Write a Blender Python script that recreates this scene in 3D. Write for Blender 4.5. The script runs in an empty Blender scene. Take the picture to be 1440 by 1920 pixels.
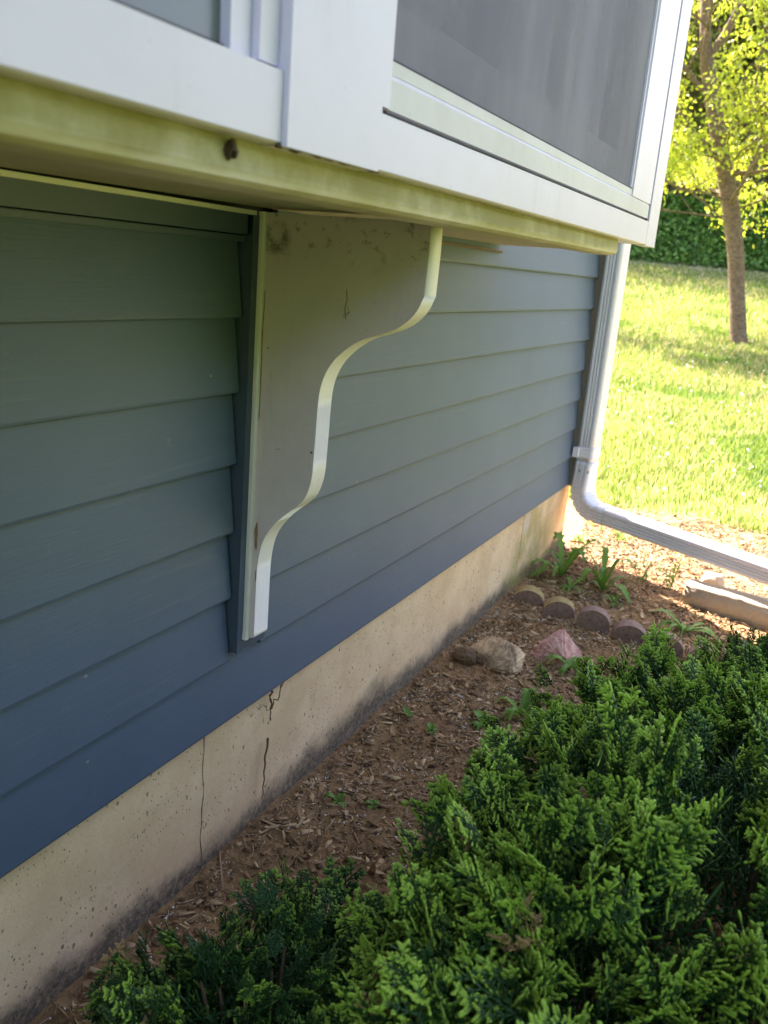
import bpy, bmesh, math, random
import numpy as np
from mathutils import Vector, Matrix, noise
S = bpy.context.scene
COL = S.collection
R = math.radians
rng = np.random.default_rng(7)
random.seed(7)

# ------------------------------------------------------------------ camera, world, sun
SUN_EL, SUN_DIR = R(46), Vector((0.66, 0.75, 0)).normalized()
cd = bpy.data.cameras.new("camera"); cam = bpy.data.objects.new("camera", cd); COL.objects.link(cam)
r_ = Vector((0.44344106, -0.89257856, 0.08163049)); u_ = Vector((0.20752256, 0.19084378, 0.95943371)); f_ = Vector((0.87194863, 0.40851214, -0.26985816))
CAM = Vector((-1.24714, -0.87876, 1.17651))
m = Matrix((( r_.x, u_.x, -f_.x, CAM.x), (r_.y, u_.y, -f_.y, CAM.y), (r_.z, u_.z, -f_.z, CAM.z), (0, 0, 0, 1)))
cam.matrix_world = m
cd.sensor_fit = 'HORIZONTAL'; cd.sensor_width = 36; cd.lens = 41.066
cd.clip_start = 0.05; cd.clip_end = 2000
cd.dof.use_dof = True; cd.dof.focus_distance = 1.75; cd.dof.aperture_fstop = 8.5
S.camera = cam
W = bpy.data.worlds.new("World"); S.world = W; W.use_nodes = True
nt = W.node_tree; bg = nt.nodes['Background']
sky = nt.nodes.new('ShaderNodeTexSky'); sky.sky_type = 'NISHITA'; sky.sun_disc = False
sky.sun_elevation = SUN_EL; sky.sun_rotation = math.atan2(SUN_DIR.x, SUN_DIR.y)
sky.dust_density = 3.5; sky.ozone_density = .4
nt.links.new(sky.outputs[0], bg.inputs[0]); bg.inputs[1].default_value = 0.105
sd = bpy.data.lights.new("sun", 'SUN'); sun = bpy.data.objects.new("sun", sd); COL.objects.link(sun)
sd.energy = 5.0; sd.angle = R(0.5); sd.color = (1, 0.93, 0.82)
sv = Vector((SUN_DIR.x * math.cos(SUN_EL), SUN_DIR.y * math.cos(SUN_EL), math.sin(SUN_EL)))
sun.rotation_euler = (-sv).to_track_quat('-Z', 'Y').to_euler()
sun.location = (6, 8, 12)
S.view_settings.view_transform = 'Standard'; S.view_settings.look = 'None'
S.view_settings.exposure = 2.75; S.view_settings.gamma = 1.0
S.view_settings.use_white_balance = True; S.view_settings.white_balance_temperature = 6950; S.view_settings.white_balance_tint = 25
S.render.resolution_x = 768; S.render.resolution_y = 1024
try:
    S.cycles.max_bounces = 10; S.cycles.diffuse_bounces = 6; S.cycles.transparent_max_bounces = 16
except Exception: pass

# ------------------------------------------------------------------ node helper
class N:
    def __init__(s, name):
        s.m = bpy.data.materials.new(name); s.m.use_nodes = True; s.t = s.m.node_tree
        s.b = s.t.nodes['Principled BSDF']; s.out = s.t.nodes['Material Output']
        s.co = s.t.nodes.new('ShaderNodeTexCoord').outputs['Object']
    def n(s, kind, **kw):
        x = s.t.nodes.new(kind)
        for k, v in kw.items(): setattr(x, k, v)
        return x
    def put(s, sock, v):
        if isinstance(v, bpy.types.NodeSocket): s.t.links.new(v, sock)
        elif isinstance(v, (tuple, list)) and len(v) == 3 and sock.type == 'RGBA': sock.default_value = (*v, 1)
        else: sock.default_value = v
    def map(s, scale=(1, 1, 1), loc=(0, 0, 0), src=None):
        x = s.n('ShaderNodeMapping'); s.t.links.new(src or s.co, x.inputs[0])
        x.inputs['Scale'].default_value = scale; x.inputs['Location'].default_value = loc
        return x.outputs[0]
    def noise(s, sc, det=4, rough=.55, vec=None, dist=0):
        x = s.n('ShaderNodeTexNoise'); s.t.links.new(vec or s.co, x.inputs['Vector'])
        x.inputs['Scale'].default_value = sc; x.inputs['Detail'].default_value = det
        x.inputs['Roughness'].default_value = rough; x.inputs['Distortion'].default_value = dist
        return x.outputs[0]
    def voro(s, sc, vec=None, out='Distance'):
        x = s.n('ShaderNodeTexVoronoi'); s.t.links.new(vec or s.co, x.inputs['Vector']); x.inputs['Scale'].default_value = sc
        return x.outputs[out]
    def ramp(s, v, lo, hi, a=0., b=1.):
        x = s.n('ShaderNodeMapRange'); x.interpolation_type = 'SMOOTHSTEP'
        s.put(x.inputs[0], v)
        for i, q in zip((1, 2, 3, 4), (lo, hi, a, b)): x.inputs[i].default_value = q
        return x.outputs[0]
    def mix(s, f, a, b, mode='MIX'):
        x = s.n('ShaderNodeMix', data_type='RGBA', blend_type=mode)
        s.put(x.inputs[0], f); s.put(x.inputs[6], a); s.put(x.inputs[7], b)
        return x.outputs[2]
    def math(s, op, a, b=0.):
        x = s.n('ShaderNodeMath', operation=op); s.put(x.inputs[0], a); s.put(x.inputs[1], b); return x.outputs[0]
    def xyz(s):
        x = s.n('ShaderNodeSeparateXYZ'); s.t.links.new(s.co, x.inputs[0]); return x.outputs
    def attr(s, name, out='Fac'):
        x = s.n('ShaderNodeAttribute', attribute_name=name); return x.outputs[out]
    def near(s, p, r):            # 1 close to point p, 0 beyond r
        x = s.n('ShaderNodeVectorMath', operation='DISTANCE'); s.t.links.new(s.co, x.inputs[0]); x.inputs[1].default_value = p
        return s.ramp(x.outputs['Value'], r, r * .3)
    def bump(s, h, strength=.3, dist=.01):
        x = s.n('ShaderNodeBump'); s.put(x.inputs['Height'], h); x.inputs['Strength'].default_value = strength; x.inputs['Distance'].default_value = dist
        s.t.links.new(x.outputs[0], s.b.inputs['Normal'])
    def fin(s, color, rough=.6, spec=.5, metal=0.):
        s.put(s.b.inputs['Base Color'], color); s.put(s.b.inputs['Roughness'], rough)
        s.b.inputs['Specular IOR Level'].default_value = spec; s.b.inputs['Metallic'].default_value = metal
        return s.m

def leafmat(name, color_fn, trans=.35, rough=.5):
    q = N(name); c = color_fn(q); q.fin(c, rough, .35)
    tr = q.n('ShaderNodeBsdfTranslucent'); q.put(tr.inputs[0], q.mix(1., c, (1, 1, .6), 'MULTIPLY'))
    mx = q.n('ShaderNodeMixShader'); mx.inputs[0].default_value = trans
    q.t.links.new(q.b.outputs[0], mx.inputs[1]); q.t.links.new(tr.outputs[0], mx.inputs[2]); q.t.links.new(mx.outputs[0], q.out.inputs[0])
    return q.m

M = {}
q = N('slate_blue_vinyl')
g = q.noise(1, 6, .7, q.map((9, 60, 330)))
v = q.noise(2.2, 3)
c = q.mix(q.ramp(v, .3, .7), (.078, .116, .168), (.092, .132, .186))
c = q.mix(q.ramp(q.voro(7, q.map((1, 1, 1.7))), .035, .02), c, (.25, .25, .22))
c = q.mix(q.math('MULTIPLY', q.ramp(q.noise(30, 6, .8), .62, .75), .35), c, (.22, .24, .24))
c = q.mix(q.math('MULTIPLY', q.ramp(q.noise(1, 6, .7, q.map((3, 3, 60))), .55, .75), .25), c, (.2, .21, .2))
q.bump(g, .4, .0012); M['siding'] = q.fin(c, .52, .4)
q = N('slate_blue_trim'); q.bump(q.noise(1, 5, .6, q.map((200, 200, 20))), .25, .001)
M['bluetrim'] = q.fin(q.mix(q.noise(4), (.056, .084, .126), (.066, .096, .14)), .5)

def white_paint(name, base, dirt, amount, grain=(150, 150, 12), algae=None, gb=.55):
    q = N(name); x = q.xyz()
    n1 = q.noise(6, 6, .65); n2 = q.noise(1, 6, .7, q.map(grain))
    c = q.mix(q.math('MULTIPLY', q.ramp(n1, .35, .75), amount), base, dirt)
    if algae: c = q.mix(q.math('MULTIPLY', q.ramp(q.noise(5, 5, .6, q.map((1, 1, 2.5))), .3, .6), .8), c, algae)
    c = q.mix(q.math('MULTIPLY', q.ramp(q.noise(45, 5, .8), .66, .72), .6), c, (.08, .06, .04))
    q.bump(n2, gb, .002)
    return q, c
q, c = white_paint('white_vinyl', (.74, .69, .79), (.62, .58, .62), .35, (4, 4, 60), gb=.06); st_ = q.math('MULTIPLY', q.ramp(q.noise(1, 5, .7, q.map((30, 30, 2.5))), .55, .72), q.ramp(q.noise(3, 4), .45, .65)); c = q.mix(q.math('MULTIPLY', st_, .3), c, (.42, .38, .36)); M['vinyl'] = q.fin(c, .4, .45)
q, c = white_paint('cream_sill', (.66, .64, .64), (.5, .47, .44), .5, (4, 60, 60), gb=.1); M['sill'] = q.fin(c, .5, .4)
q, c = white_paint('algae_stained_board', (.66, .61, .48), (.56, .51, .36), .5, (6, 60, 60), algae=(.42, .38, .16)); zc = q.math('MULTIPLY', q.ramp(q.noise(7, 6, .7), .3, .62, .35, 1.), q.ramp(q.math('ADD', q.xyz()[2], q.math('MULTIPLY', q.noise(14), .012)), .050, .060)); c = q.mix(q.math('MULTIPLY', zc, .9), c, (.27, .245, .07)); M['board'] = q.fin(c, .65, .3)  # olive tone holds both algae and yellow bounce light from the lawn
q, c = white_paint('cream_soffit', (.5, .45, .32), (.36, .31, .2), .6, (5, 30, 60)); M['soffit'] = q.fin(c, .7, .25)
q, c = white_paint('bracket_face', (.80, .66, .64), (.68, .56, .54), .7, (120, 120, 8))
# smudge, dirt specks and painted-in bounce light under the soffit, scratches
sm = q.math('SUBTRACT', q.near((.028, -.045, 1.205), .034), q.math('MULTIPLY', q.near((.028, -.045, 1.212), .02), .8))
c = q.mix(q.math('MULTIPLY', sm, q.ramp(q.noise(60, 5, .8), .3, .6)), c, (.05, .04, .03))
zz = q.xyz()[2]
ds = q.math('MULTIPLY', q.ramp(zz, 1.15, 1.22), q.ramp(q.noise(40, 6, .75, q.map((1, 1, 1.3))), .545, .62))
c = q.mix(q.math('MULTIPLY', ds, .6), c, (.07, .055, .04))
c = q.mix(q.math('MULTIPLY', q.ramp(zz, .95, 1.22), .2), c, (.45, .41, .26))  # olive tint towards the top paints in bounce light
c = q.mix(q.ramp(q.voro(16), .045, .03), c, (.1, .07, .05))
cr = q.ramp(q.noise(1, 8, .8, q.map((60, 60, 5))), .63, .66)
c = q.mix(q.math('MULTIPLY', cr, .3), c, (.25, .2, .18)); M['brface'] = q.fin(c, .6, .3)
q, c = white_paint('bracket_edge', (.84, .78, .72), (.74, .67, .58), .5, (90, 90, 9))
c = q.mix(q.math('MULTIPLY', q.ramp(q.xyz()[2], 1.0, 1.2), .2), c, (.5, .5, .2)); M['bredge'] = q.fin(c, .6, .3)  # yellow-green bounce light painted into the upper edge colour
q = N('bare_wood'); M['bare'] = q.fin(q.mix(q.noise(60), (.25, .12, .06), (.4, .22, .12)), .8)

q = N('concrete'); x = q.xyz()
big = q.noise(5, 8, .72); fine = q.noise(220, 3, .7)
c = q.mix(q.ramp(big, .3, .7), (.76, .53, .30), (.93, .70, .43))
c = q.mix(q.math('MULTIPLY', q.ramp(fine, .3, .8), .35), c, (.55, .40, .25))
c = q.mix(q.math('MULTIPLY', q.ramp(q.noise(9, 5, .7), .6, .75), .5), c, (.42, .26, .13))
pit = q.ramp(q.voro(42, q.map((1, 1, .7))), .16, .10)
pm = q.math('MULTIPLY', pit, q.ramp(q.noise(6), .38, .56))
pit2 = q.math('MULTIPLY', q.ramp(q.voro(110, q.map((1, 1, .7))), .2, .12), q.ramp(q.noise(8), .38, .55))
pits = q.math('MAXIMUM', pm, pit2)
c = q.mix(q.math('MULTIPLY', pits, .75), c, (.16, .10, .06))
hgt = q.math('SUBTRACT', x[2], q.math('MULTIPLY', q.noise(2.3, 7, .68), .24))
stain = q.ramp(hgt, -.03, -.10)
stain = q.math('MULTIPLY', stain, q.ramp(q.noise(90, 5, .8), .25, .6, .55, 1.))
c = q.mix(q.math('MULTIPLY', stain, .93), c, (.065, .06, .052))
alg = q.math('MULTIPLY', q.near((2.12, .0, .05), .45), q.ramp(q.noise(7, 4), .3, .6))
c = q.mix(q.math('MULTIPLY', alg, .6), c, (.3, .28, .06))
wht = q.near((2.0, .01, .25), .06); c = q.mix(q.math('MULTIPLY', wht, .5), c, (.6, .57, .52))
hh = q.math('SUBTRACT', q.math('MULTIPLY', fine, .25), pits)
q.bump(hh, .55, .003); M['concrete'] = q.fin(c, .88, .2)

q = N('soil_and_turf'); x = q.xyz()
n1 = q.noise(55, 6, .75); n2 = q.noise(5, 5)
soil = q.mix(q.ramp(n1, .3, .7), (.085, .047, .022), (.42, .26, .125))
soil = q.mix(q.math('MULTIPLY', q.ramp(n2, .4, .65), .5), soil, (.30, .195, .09))
dirt = q.mix(q.ramp(n1, .35, .65), (.16, .09, .05), (.42, .28, .17))
lawn = q.mix(q.ramp(q.noise(1.6, 6, .7), .35, .65), (.10, .16, .04), (.27, .30, .12))
lawn = q.mix(q.ramp(q.noise(40, 6, .8), .35, .65), lawn, (.20, .27, .06))
wood = q.mix(q.noise(3, 6, .8), (.07, .05, .035), (.2, .16, .11))
ax = q.math('ADD', x[0], q.math('MULTIPLY', q.noise(2.2, 5), 1.0))
c = q.mix(q.ramp(ax, 2.6, 3.0), soil, dirt)
outer = q.math('MAXIMUM', q.ramp(ax, 3.75, 4.3), q.math('MAXIMUM', q.ramp(x[1], -1.7, -2.1), q.ramp(x[0], -3.0, -3.4)))
c = q.mix(outer, c, lawn)
dd = q.math('ADD', q.math('MULTIPLY', x[0], .9056), q.math('MULTIPLY', x[1], .4243))
c = q.mix(q.ramp(dd, 26.6, 27.4), c, wood)
q.bump(n1, .8, .012); M['ground'] = q.fin(c, .95, .1)

def m_var(name, a, b, rough=.8, trans=0, spec=.3, third=None):
    def fn(q):
        c = q.mix(q.attr('v'), a, b)
        if third: c = q.mix(q.ramp(q.attr('w'), .8, .9), c, third)
        return c
    if trans: return leafmat(name, fn, trans, rough)
    q = N(name); return q.fin(fn(q), rough, spec)
M['chips'] = m_var('bark_chips', (.09, .05, .022), (.60, .42, .22), .9)
M['straw'] = m_var('straw', (.2, .11, .055), (.58, .42, .26), .8)
M['perlite'] = m_var('perlite', (.66, .68, .58), (.88, .88, .76), .8)
M['dryleaf'] = m_var('dry_leaf', (.25, .13, .05), (.55, .40, .22), .7, .15)
M['grass'] = m_var('grass_blades', (.06, .17, .028), (.30, .38, .10), .55, .35, third=(.66, .54, .36))
M['treeleaf'] = m_var('spring_leaves', (.26, .38, .04), (.56, .60, .09), .45, .45)
M['woodleaf'] = m_var('wood_leaves', (.10, .15, .03), (.34, .38, .08), .6, .3, third=(.3, .2, .12))
M['ivy'] = m_var('ivy_leaves', (.04, .13, .025), (.17, .34, .06), .5, .15)
M['weed'] = m_var('weed_leaves', (.08, .21, .03), (.22, .42, .07), .5, .3)
M['clover'] = m_var('clover_flower', (.8, .8, .7), (.85, .85, .8), .8)
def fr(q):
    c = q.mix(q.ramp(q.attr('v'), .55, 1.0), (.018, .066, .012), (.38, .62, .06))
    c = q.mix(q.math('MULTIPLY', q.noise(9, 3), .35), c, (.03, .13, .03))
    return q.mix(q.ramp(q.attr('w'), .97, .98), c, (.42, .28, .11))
M['frond'] = leafmat('arborvitae_frond', fr, .15, .42)
q = N('bark'); b1 = q.noise(1, 6, .75, q.map((14, 14, 34)))
q.bump(b1, .9, .03); M['bark'] = q.fin(q.mix(q.ramp(b1, .3, .7), (.10, .065, .04), (.27, .19, .125)), .9)
q = N('grey_bark'); b1 = q.noise(1, 6, .75, q.map((6, 6, 20))); M['gbark'] = q.fin(q.mix(q.ramp(b1, .3, .7), (.09, .07, .055), (.26, .21, .17)), .9)
q = N('twig_bark'); M['twig'] = q.fin(q.mix(q.noise(80), (.07, .04, .025), (.2, .12, .07)), .9)
q = N('white_aluminium'); q.bump(q.noise(30, 3), .1, .001)
M['alum'] = q.fin(q.mix(q.math('MULTIPLY', q.ramp(q.noise(14, 6, .7), .55, .75), .35), (.80, .79, .82), (.6, .56, .5)), .4, .5)
q = N('scallop_brick'); q.bump(q.noise(120, 5, .8), .6, .003)
M['scallop'] = q.fin(q.mix(q.ramp(q.noise(40, 6, .8), .3, .7), (.22, .14, .105), (.38, .27, .21)), .95, .1)
q = N('mossy_scallop'); q.bump(q.noise(120, 5, .8), .6, .003)
M['mossy'] = q.fin(q.mix(q.ramp(q.noise(30, 6, .8), .3, .7), (.28, .18, .1), (.46, .38, .15)), .95, .1)  # yellow light on the brick tops, put into the colour
q = N('tan_stone'); s1 = q.noise(1, 8, .7, q.map((12, 45, 60)), .8); q.bump(s1, .9, .012)
c = q.mix(q.ramp(s1, .3, .7), (.30, .20, .11), (.85, .63, .38)); c = q.mix(q.near((-.075, .03, .02), .05), c, (.06, .04, .03))
M['tanstone'] = q.fin(c, .9, .2)
q = N('brown_stone'); s1 = q.noise(30, 8, .75); q.bump(s1, .9, .012); M['brownstone'] = q.fin(q.mix(s1, (.07, .045, .025), (.33, .22, .12)), .9, .2)
q = N('pink_stone'); s1 = q.noise(60, 8, .75); q.bump(s1, .8, .006)
M['pinkstone'] = q.fin(q.mix(q.ramp(s1, .35, .7), (.48, .22, .16), (.85, .55, .45)), .9, .2)
q = N('rough_block'); s1 = q.noise(70, 8, .8); q.bump(s1, .9, .01); M['block'] = q.fin(q.mix(s1, (.40, .34, .25), (.66, .59, .46)), .95, .1)
q = N('grey_path'); M['path'] = q.fin(q.mix(q.noise(8), (.35, .33, .33), (.5, .48, .47)), .9)
q = N('roof_shingle'); M['roof'] = q.fin(q.mix(q.voro(8, out='Color'), (.06, .055, .05), (.12, .11, .1)), .9)
q = N('dark_gap'); M['dark'] = q.fin((.02, .017, .03), .7)
q = N('brown_wood'); M['brownwood'] = q.fin(q.mix(q.noise(20, 5), (.10, .06, .04), (.2, .13, .09)), .8)
q = N('tan_corner'); M['corner'] = q.fin(q.mix(q.noise(6, 5), (.24, .20, .14), (.32, .27, .2)), .6)
q = N('window_glass'); M['glass'] = q.fin((.03, .04, .05), .04, .8)
q = N('dusty_pane'); M['pane'] = q.fin((.12, .14, .13), .25, .8)  # grey-green reflection put into the pane colour
q = N('room_dark'); M['room'] = q.fin((.08, .08, .09), .9)
q = N('mud'); q.bump(q.noise(200), .8, .004); M['mud'] = q.fin(q.mix(q.noise(150), (.04, .025, .015), (.14, .09, .05)), .95)
# insect screen: woven strands with real holes, dusty in vertical streaks
q = N('insect_screen'); x = q.xyz()
w1 = q.math('ABSOLUTE', q.math('SINE', q.math('MULTIPLY', x[0], 2100.)))
w2 = q.math('ABSOLUTE', q.math('SINE', q.math('MULTIPLY', x[2], 2100.)))
hole = q.math('MULTIPLY', q.ramp(w1, .25, .6), q.ramp(w2, .25, .6))
dust = q.noise(1, 4, .5, q.map((7, 1, 2.2)))
hole = q.math('MULTIPLY', hole, q.ramp(dust, .2, .8, .5, .3))
c = q.mix(q.ramp(dust, .3, .72), (.17, .165, .21), (.23, .225, .28))
q.fin(c, .7, .3); q.bump(q.math('ADD', w1, w2), .2, .0005)
tp = q.n('ShaderNodeBsdfTransparent'); mx = q.n('ShaderNodeMixShader')
q.t.links.new(hole, mx.inputs[0]); q.t.links.new(q.b.outputs[0], mx.inputs[1]); q.t.links.new(tp.outputs[0], mx.inputs[2]); q.t.links.new(mx.outputs[0], q.out.inputs[0])
M['screen'] = q.m

# ------------------------------------------------------------------ object helpers
def tag(o, label=None, cat=None, group=None, kind=None):
    if label: o['label'] = label
    if cat: o['category'] = cat
    if group: o['group'] = group
    if kind: o['kind'] = kind
    return o
def empty(name, loc, label, cat, group=None):
    o = bpy.data.objects.new(name, None); COL.objects.link(o); o.location = loc; o.empty_display_size = .1
    return tag(o, label, cat, group)
def link(name, me, mat, parent=None, smooth=False):
    o = bpy.data.objects.new(name, me); COL.objects.link(o)
    if mat is not None: me.materials.append(M[mat] if isinstance(mat, str) else mat)
    if smooth:
        for p in me.polygons: p.use_smooth = True
    if parent: o.parent = parent
    return o
def from_bm(name, bm, mat, parent=None, smooth=False, bevel=0, seg=2):
    if bevel: bmesh.ops.bevel(bm, geom=[e for e in bm.edges if e.is_manifold and e.calc_face_angle(0) > .5], offset=bevel, segments=seg, affect='EDGES', profile=.6)
    bmesh.ops.recalc_face_normals(bm, faces=bm.faces)
    me = bpy.data.meshes.new(name); bm.to_mesh(me); bm.free()
    return link(name, me, mat, parent, smooth)
def add_box(bm, x0, x1, y0, y1, z0, z1):
    vs = [bm.verts.new((x, y, z)) for x in (x0, x1) for y in (y0, y1) for z in (z0, z1)]
    for f in ((0, 1, 3, 2), (4, 6, 7, 5), (0, 4, 5, 1), (2, 3, 7, 6), (0, 2, 6, 4), (1, 5, 7, 3)): bm.faces.new([vs[i] for i in f])
def box(name, b, mat, parent=None, bevel=.0015):
    bm = bmesh.new(); add_box(bm, *b); return from_bm(name, bm, mat, parent, bevel=bevel)
def prism_x(bm, prof, x0, x1, nx=1, wob=0):           # prof: closed list of (y,z), extruded along X
    rows = []
    for i in range(nx + 1):
        x = x0 + (x1 - x0) * i / nx
        d = wob * noise.noise(Vector((x * 1.7, prof[0][1] * 9, 3))) if wob else 0
        rows.append([bm.verts.new((x, y + d, z)) for y, z in prof])
    n = len(prof)
    for i in range(nx):
        for j in range(n):
            bm.faces.new((rows[i][j], rows[i][(j + 1) % n], rows[i + 1][(j + 1) % n], rows[i + 1][j]))
    bm.faces.new(rows[0]); bm.faces.new(rows[-1][::-1])
def np_mesh(name, V, Q=None, T=None, attrs=None):
    me = bpy.data.meshes.new(name); V = np.asarray(V, dtype=np.float32)
    loops = []; starts = []; tot = 0
    if Q is not None and len(Q): loops.append(np.asarray(Q).ravel()); starts.append(np.arange(len(Q)) * 4); tot = len(Q) * 4
    if T is not None and len(T): loops.append(np.asarray(T).ravel()); starts.append(tot + np.arange(len(T)) * 3)
    L = np.concatenate(loops).astype(np.int32); St = np.concatenate(starts).astype(np.int32)
    me.vertices.add(len(V)); me.vertices.foreach_set('co', V.ravel())
    me.loops.add(len(L)); me.loops.foreach_set('vertex_index', L)
    me.polygons.add(len(St)); me.polygons.foreach_set('loop_start', St)
    me.update(calc_edges=True)
    for k, a in (attrs or {}).items():
        at = me.attributes.new(k, 'FLOAT', 'POINT'); at.data.foreach_set('value', np.asarray(a, dtype=np.float32))
    me.validate()
    return me
def instance_np(tv, tq, tt, mats, locs, tattr=None, iattr=None, iw=None):
    """merge len(locs) copies of a template into one mesh's arrays; mats (n,3,3)"""
    n = len(locs); k = len(tv)
    V = np.einsum('nij,kj->nki', mats, tv) + locs[:, None, :]
    off = (np.arange(n) * k)[:, None, None]
    Q = (tq[None] + off).reshape(-1, 4) if tq is not None and len(tq) else None
    T = (tt[None] + off).reshape(-1, 3) if tt is not None and len(tt) else None
    at = {}
    v = np.zeros((n, k)) + (tattr[None] if tattr is not None else 0) + (iattr[:, None] if iattr is not None else 0)
    at['v'] = v.ravel()
    if iw is not None: at['w'] = np.repeat(iw, k)
    return V.reshape(-1, 3), Q, T, at
def rand_rots(n, tilt=1.0):
    a = rng.uniform(0, 2 * np.pi, n); t = rng.normal(0, tilt, n) * .5; s = rng.normal(0, tilt, n) * .5
    ca, sa, ct, st, cs, ss = np.cos(a), np.sin(a), np.cos(t), np.sin(t), np.cos(s), np.sin(s)
    o = np.zeros(n); i = np.ones(n)
    Z = np.array([[ca, -sa, o], [sa, ca, o], [o, o, i]]).transpose(2, 0, 1)
    X = np.array([[i, o, o], [o, ct, -st], [o, st, ct]]).transpose(2, 0, 1)
    Y = np.array([[cs, o, ss], [o, i, o], [-ss, o, cs]]).transpose(2, 0, 1)
    return Z @ X @ Y
def frames(d, twist):
    """columns: side, normal, axis for each direction d with random twist"""
    d = d / np.linalg.norm(d, axis=1, keepdims=True)
    ref = np.where(np.abs(d[:, 2:3]) > .9, np.array([[1., 0, 0]]), np.array([[0., 0, 1]]))
    s = np.cross(ref, d); s /= np.linalg.norm(s, axis=1, keepdims=True); t = np.cross(d, s)
    c, q = np.cos(twist)[:, None], np.sin(twist)[:, None]
    s2 = s * c + t * q; t2 = -s * q + t * c
    return np.stack([s2, t2, d], axis=2)
class Tubes:
    def __init__(s): s.V = []; s.Q = []; s.n = 0
    def add(s, pts, rad, k=6):
        pts = np.array(pts, float); m_ = len(pts); t = np.gradient(pts, axis=0); t /= np.linalg.norm(t, axis=1, keepdims=True) + 1e-9
        ref = np.array([0, 0, 1.]) if abs(t[0][2]) < .9 else np.array([1., 0, 0])
        a = np.cross(t, ref); a /= np.linalg.norm(a, axis=1, keepdims=True) + 1e-9; b = np.cross(t, a)
        th = np.arange(k) / k * 2 * np.pi
        rad = np.asarray(rad, float).reshape(-1, 1, 1) if np.ndim(rad) else rad
        V = pts[:, None] + rad * (a[:, None] * np.cos(th)[None, :, None] + b[:, None] * np.sin(th)[None, :, None])
        s.V.append(V.reshape(-1, 3)); i = np.arange(m_ - 1)[:, None] * k; j = np.arange(k)[None]; jn = (j + 1) % k
        s.Q.append(np.stack([i + j, i + jn, i + k + jn, i + k + j], -1).reshape(-1, 4) + s.n); s.n += m_ * k
    def mesh(s, name): return np_mesh(name, np.concatenate(s.V), np.concatenate(s.Q))

# ------------------------------------------------------------------ terrain
UX, UY = .9056, .4243
def terrain(x, y):
    s = (x + 1.25) * UX + (y + .88) * UY
    t = max(0, s - 5.5)
    if s < 28.6: return .0527 * t + .00127 * t * t
    z0 = .0527 * 23.1 + .00127 * 23.1 ** 2
    if s < 31.5: return z0 + (s - 28.6) * .72
    if s < 60: return z0 + 2.09 + (s - 31.5) * .22
    return z0 + 2.09 + 28.5 * .22
def gh(x, y):
    z = terrain(x, y)
    if -2 < x < 4.5 and -2 < y < .3:
        z += .012 * noise.noise(Vector((x * 3, y * 3, 0))) + .009 * noise.noise(Vector((x * 14, y * 14, 5))) + .005 * noise.noise(Vector((x * 45, y * 45, 9)))
    return z
def axis(segs):
    out = []
    for a, b, st in segs: out += list(np.arange(a, b - 1e-6, st))
    return out + [segs[-1][1]]
xs = axis([(-150, -20, 26), (-20, -2, 2), (-2, 3.2, .025), (3.2, 6, .1), (6, 25, 1), (25, 36, .5), (36, 60, 3), (60, 260, 40)])
ys = axis([(-200, -40, 32), (-40, -16, 3), (-16, -1.4, .73), (-1.4, .06, .025), (.06, 12, .6), (12, 45, 3), (45, 205, 40)])
V = [(x, y, gh(x, y)) for x in xs for y in ys]
ny = len(ys); i, j = np.meshgrid(np.arange(len(xs) - 1), np.arange(ny - 1), indexing='ij'); b0 = (i * ny + j).ravel()
o = link('ground', np_mesh('ground', V, np.stack([b0, b0 + ny, b0 + ny + 1, b0 + 1], 1)), 'ground', smooth=True); tag(o, kind='structure')

def uv2xy(s, l): return -1.25 + UX * s + UY * l, -.88 + UY * s - UX * l
bm = bmesh.new(); prev = None
for l in np.arange(-6, 30, 1.):
    a = [bm.verts.new((*uv2xy(s, l), terrain(*uv2xy(s, l)) + .03)) for s in (27.7, 28.55)]
    if prev: bm.faces.new((prev[0], a[0], a[1], prev[1]))
    prev = a
tag(from_bm('path', bm, 'path'), kind='structure')

# ------------------------------------------------------------------ house
house = empty('house', (0, 0, 0), 'house with slate blue clapboard siding above a bare concrete foundation', 'house')
LAP = .127; L0 = 1.2; XE = 2.535
def laps(bm, k0, k1, x0, x1, nx):
    for k in range(k0, k1 + 1):
        z = L0 - LAP * k
        prof = [(.018, z + LAP + .006), (.0155, z + LAP + .006), (.0, z + .005), (.0008, z + .001), (.004, z - .0008), (.016, z + .001), (.018, z + .001)]
        prism_x(bm, prof, x0, x1, nx, .0012)
bm = bmesh.new()
laps(bm, 1, 6, -6, .0005, 60); laps(bm, 0, 6, .105, XE, 36); laps(bm, 7, 7, -6, XE, 80)
laps(bm, -34, 0, -6, -1.95, 6); laps(bm, -34, -1, 1.30, XE, 6); laps(bm, -34, -15, -1.95, 1.30, 4)
siding = from_bm('siding', bm, 'siding', house)
bm = bmesh.new()
for k in range(-34, 8):                                     # gable end courses
    z = L0 - LAP * k
    add = [(2.663, z), (2.652, z + LAP)]
    vs = [bm.verts.new(p) for p in ((2.664, .07, z), (2.652, .07, z + LAP), (2.652, 7, z + LAP), (2.664, 7, z), (2.65, .07, z), (2.65, 7, z))]
    bm.faces.new((vs[0], vs[1], vs[2], vs[3])); bm.faces.new((vs[0], vs[3], vs[5], vs[4]))
from_bm('siding', bm, 'siding', house)
bm = bmesh.new(); add_box(bm, -6, 2.645, .03, 7, .30, 5.6); from_bm('wall', bm, 'dark', house)  # core coloured near black to paint shade into the siding gaps
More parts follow.
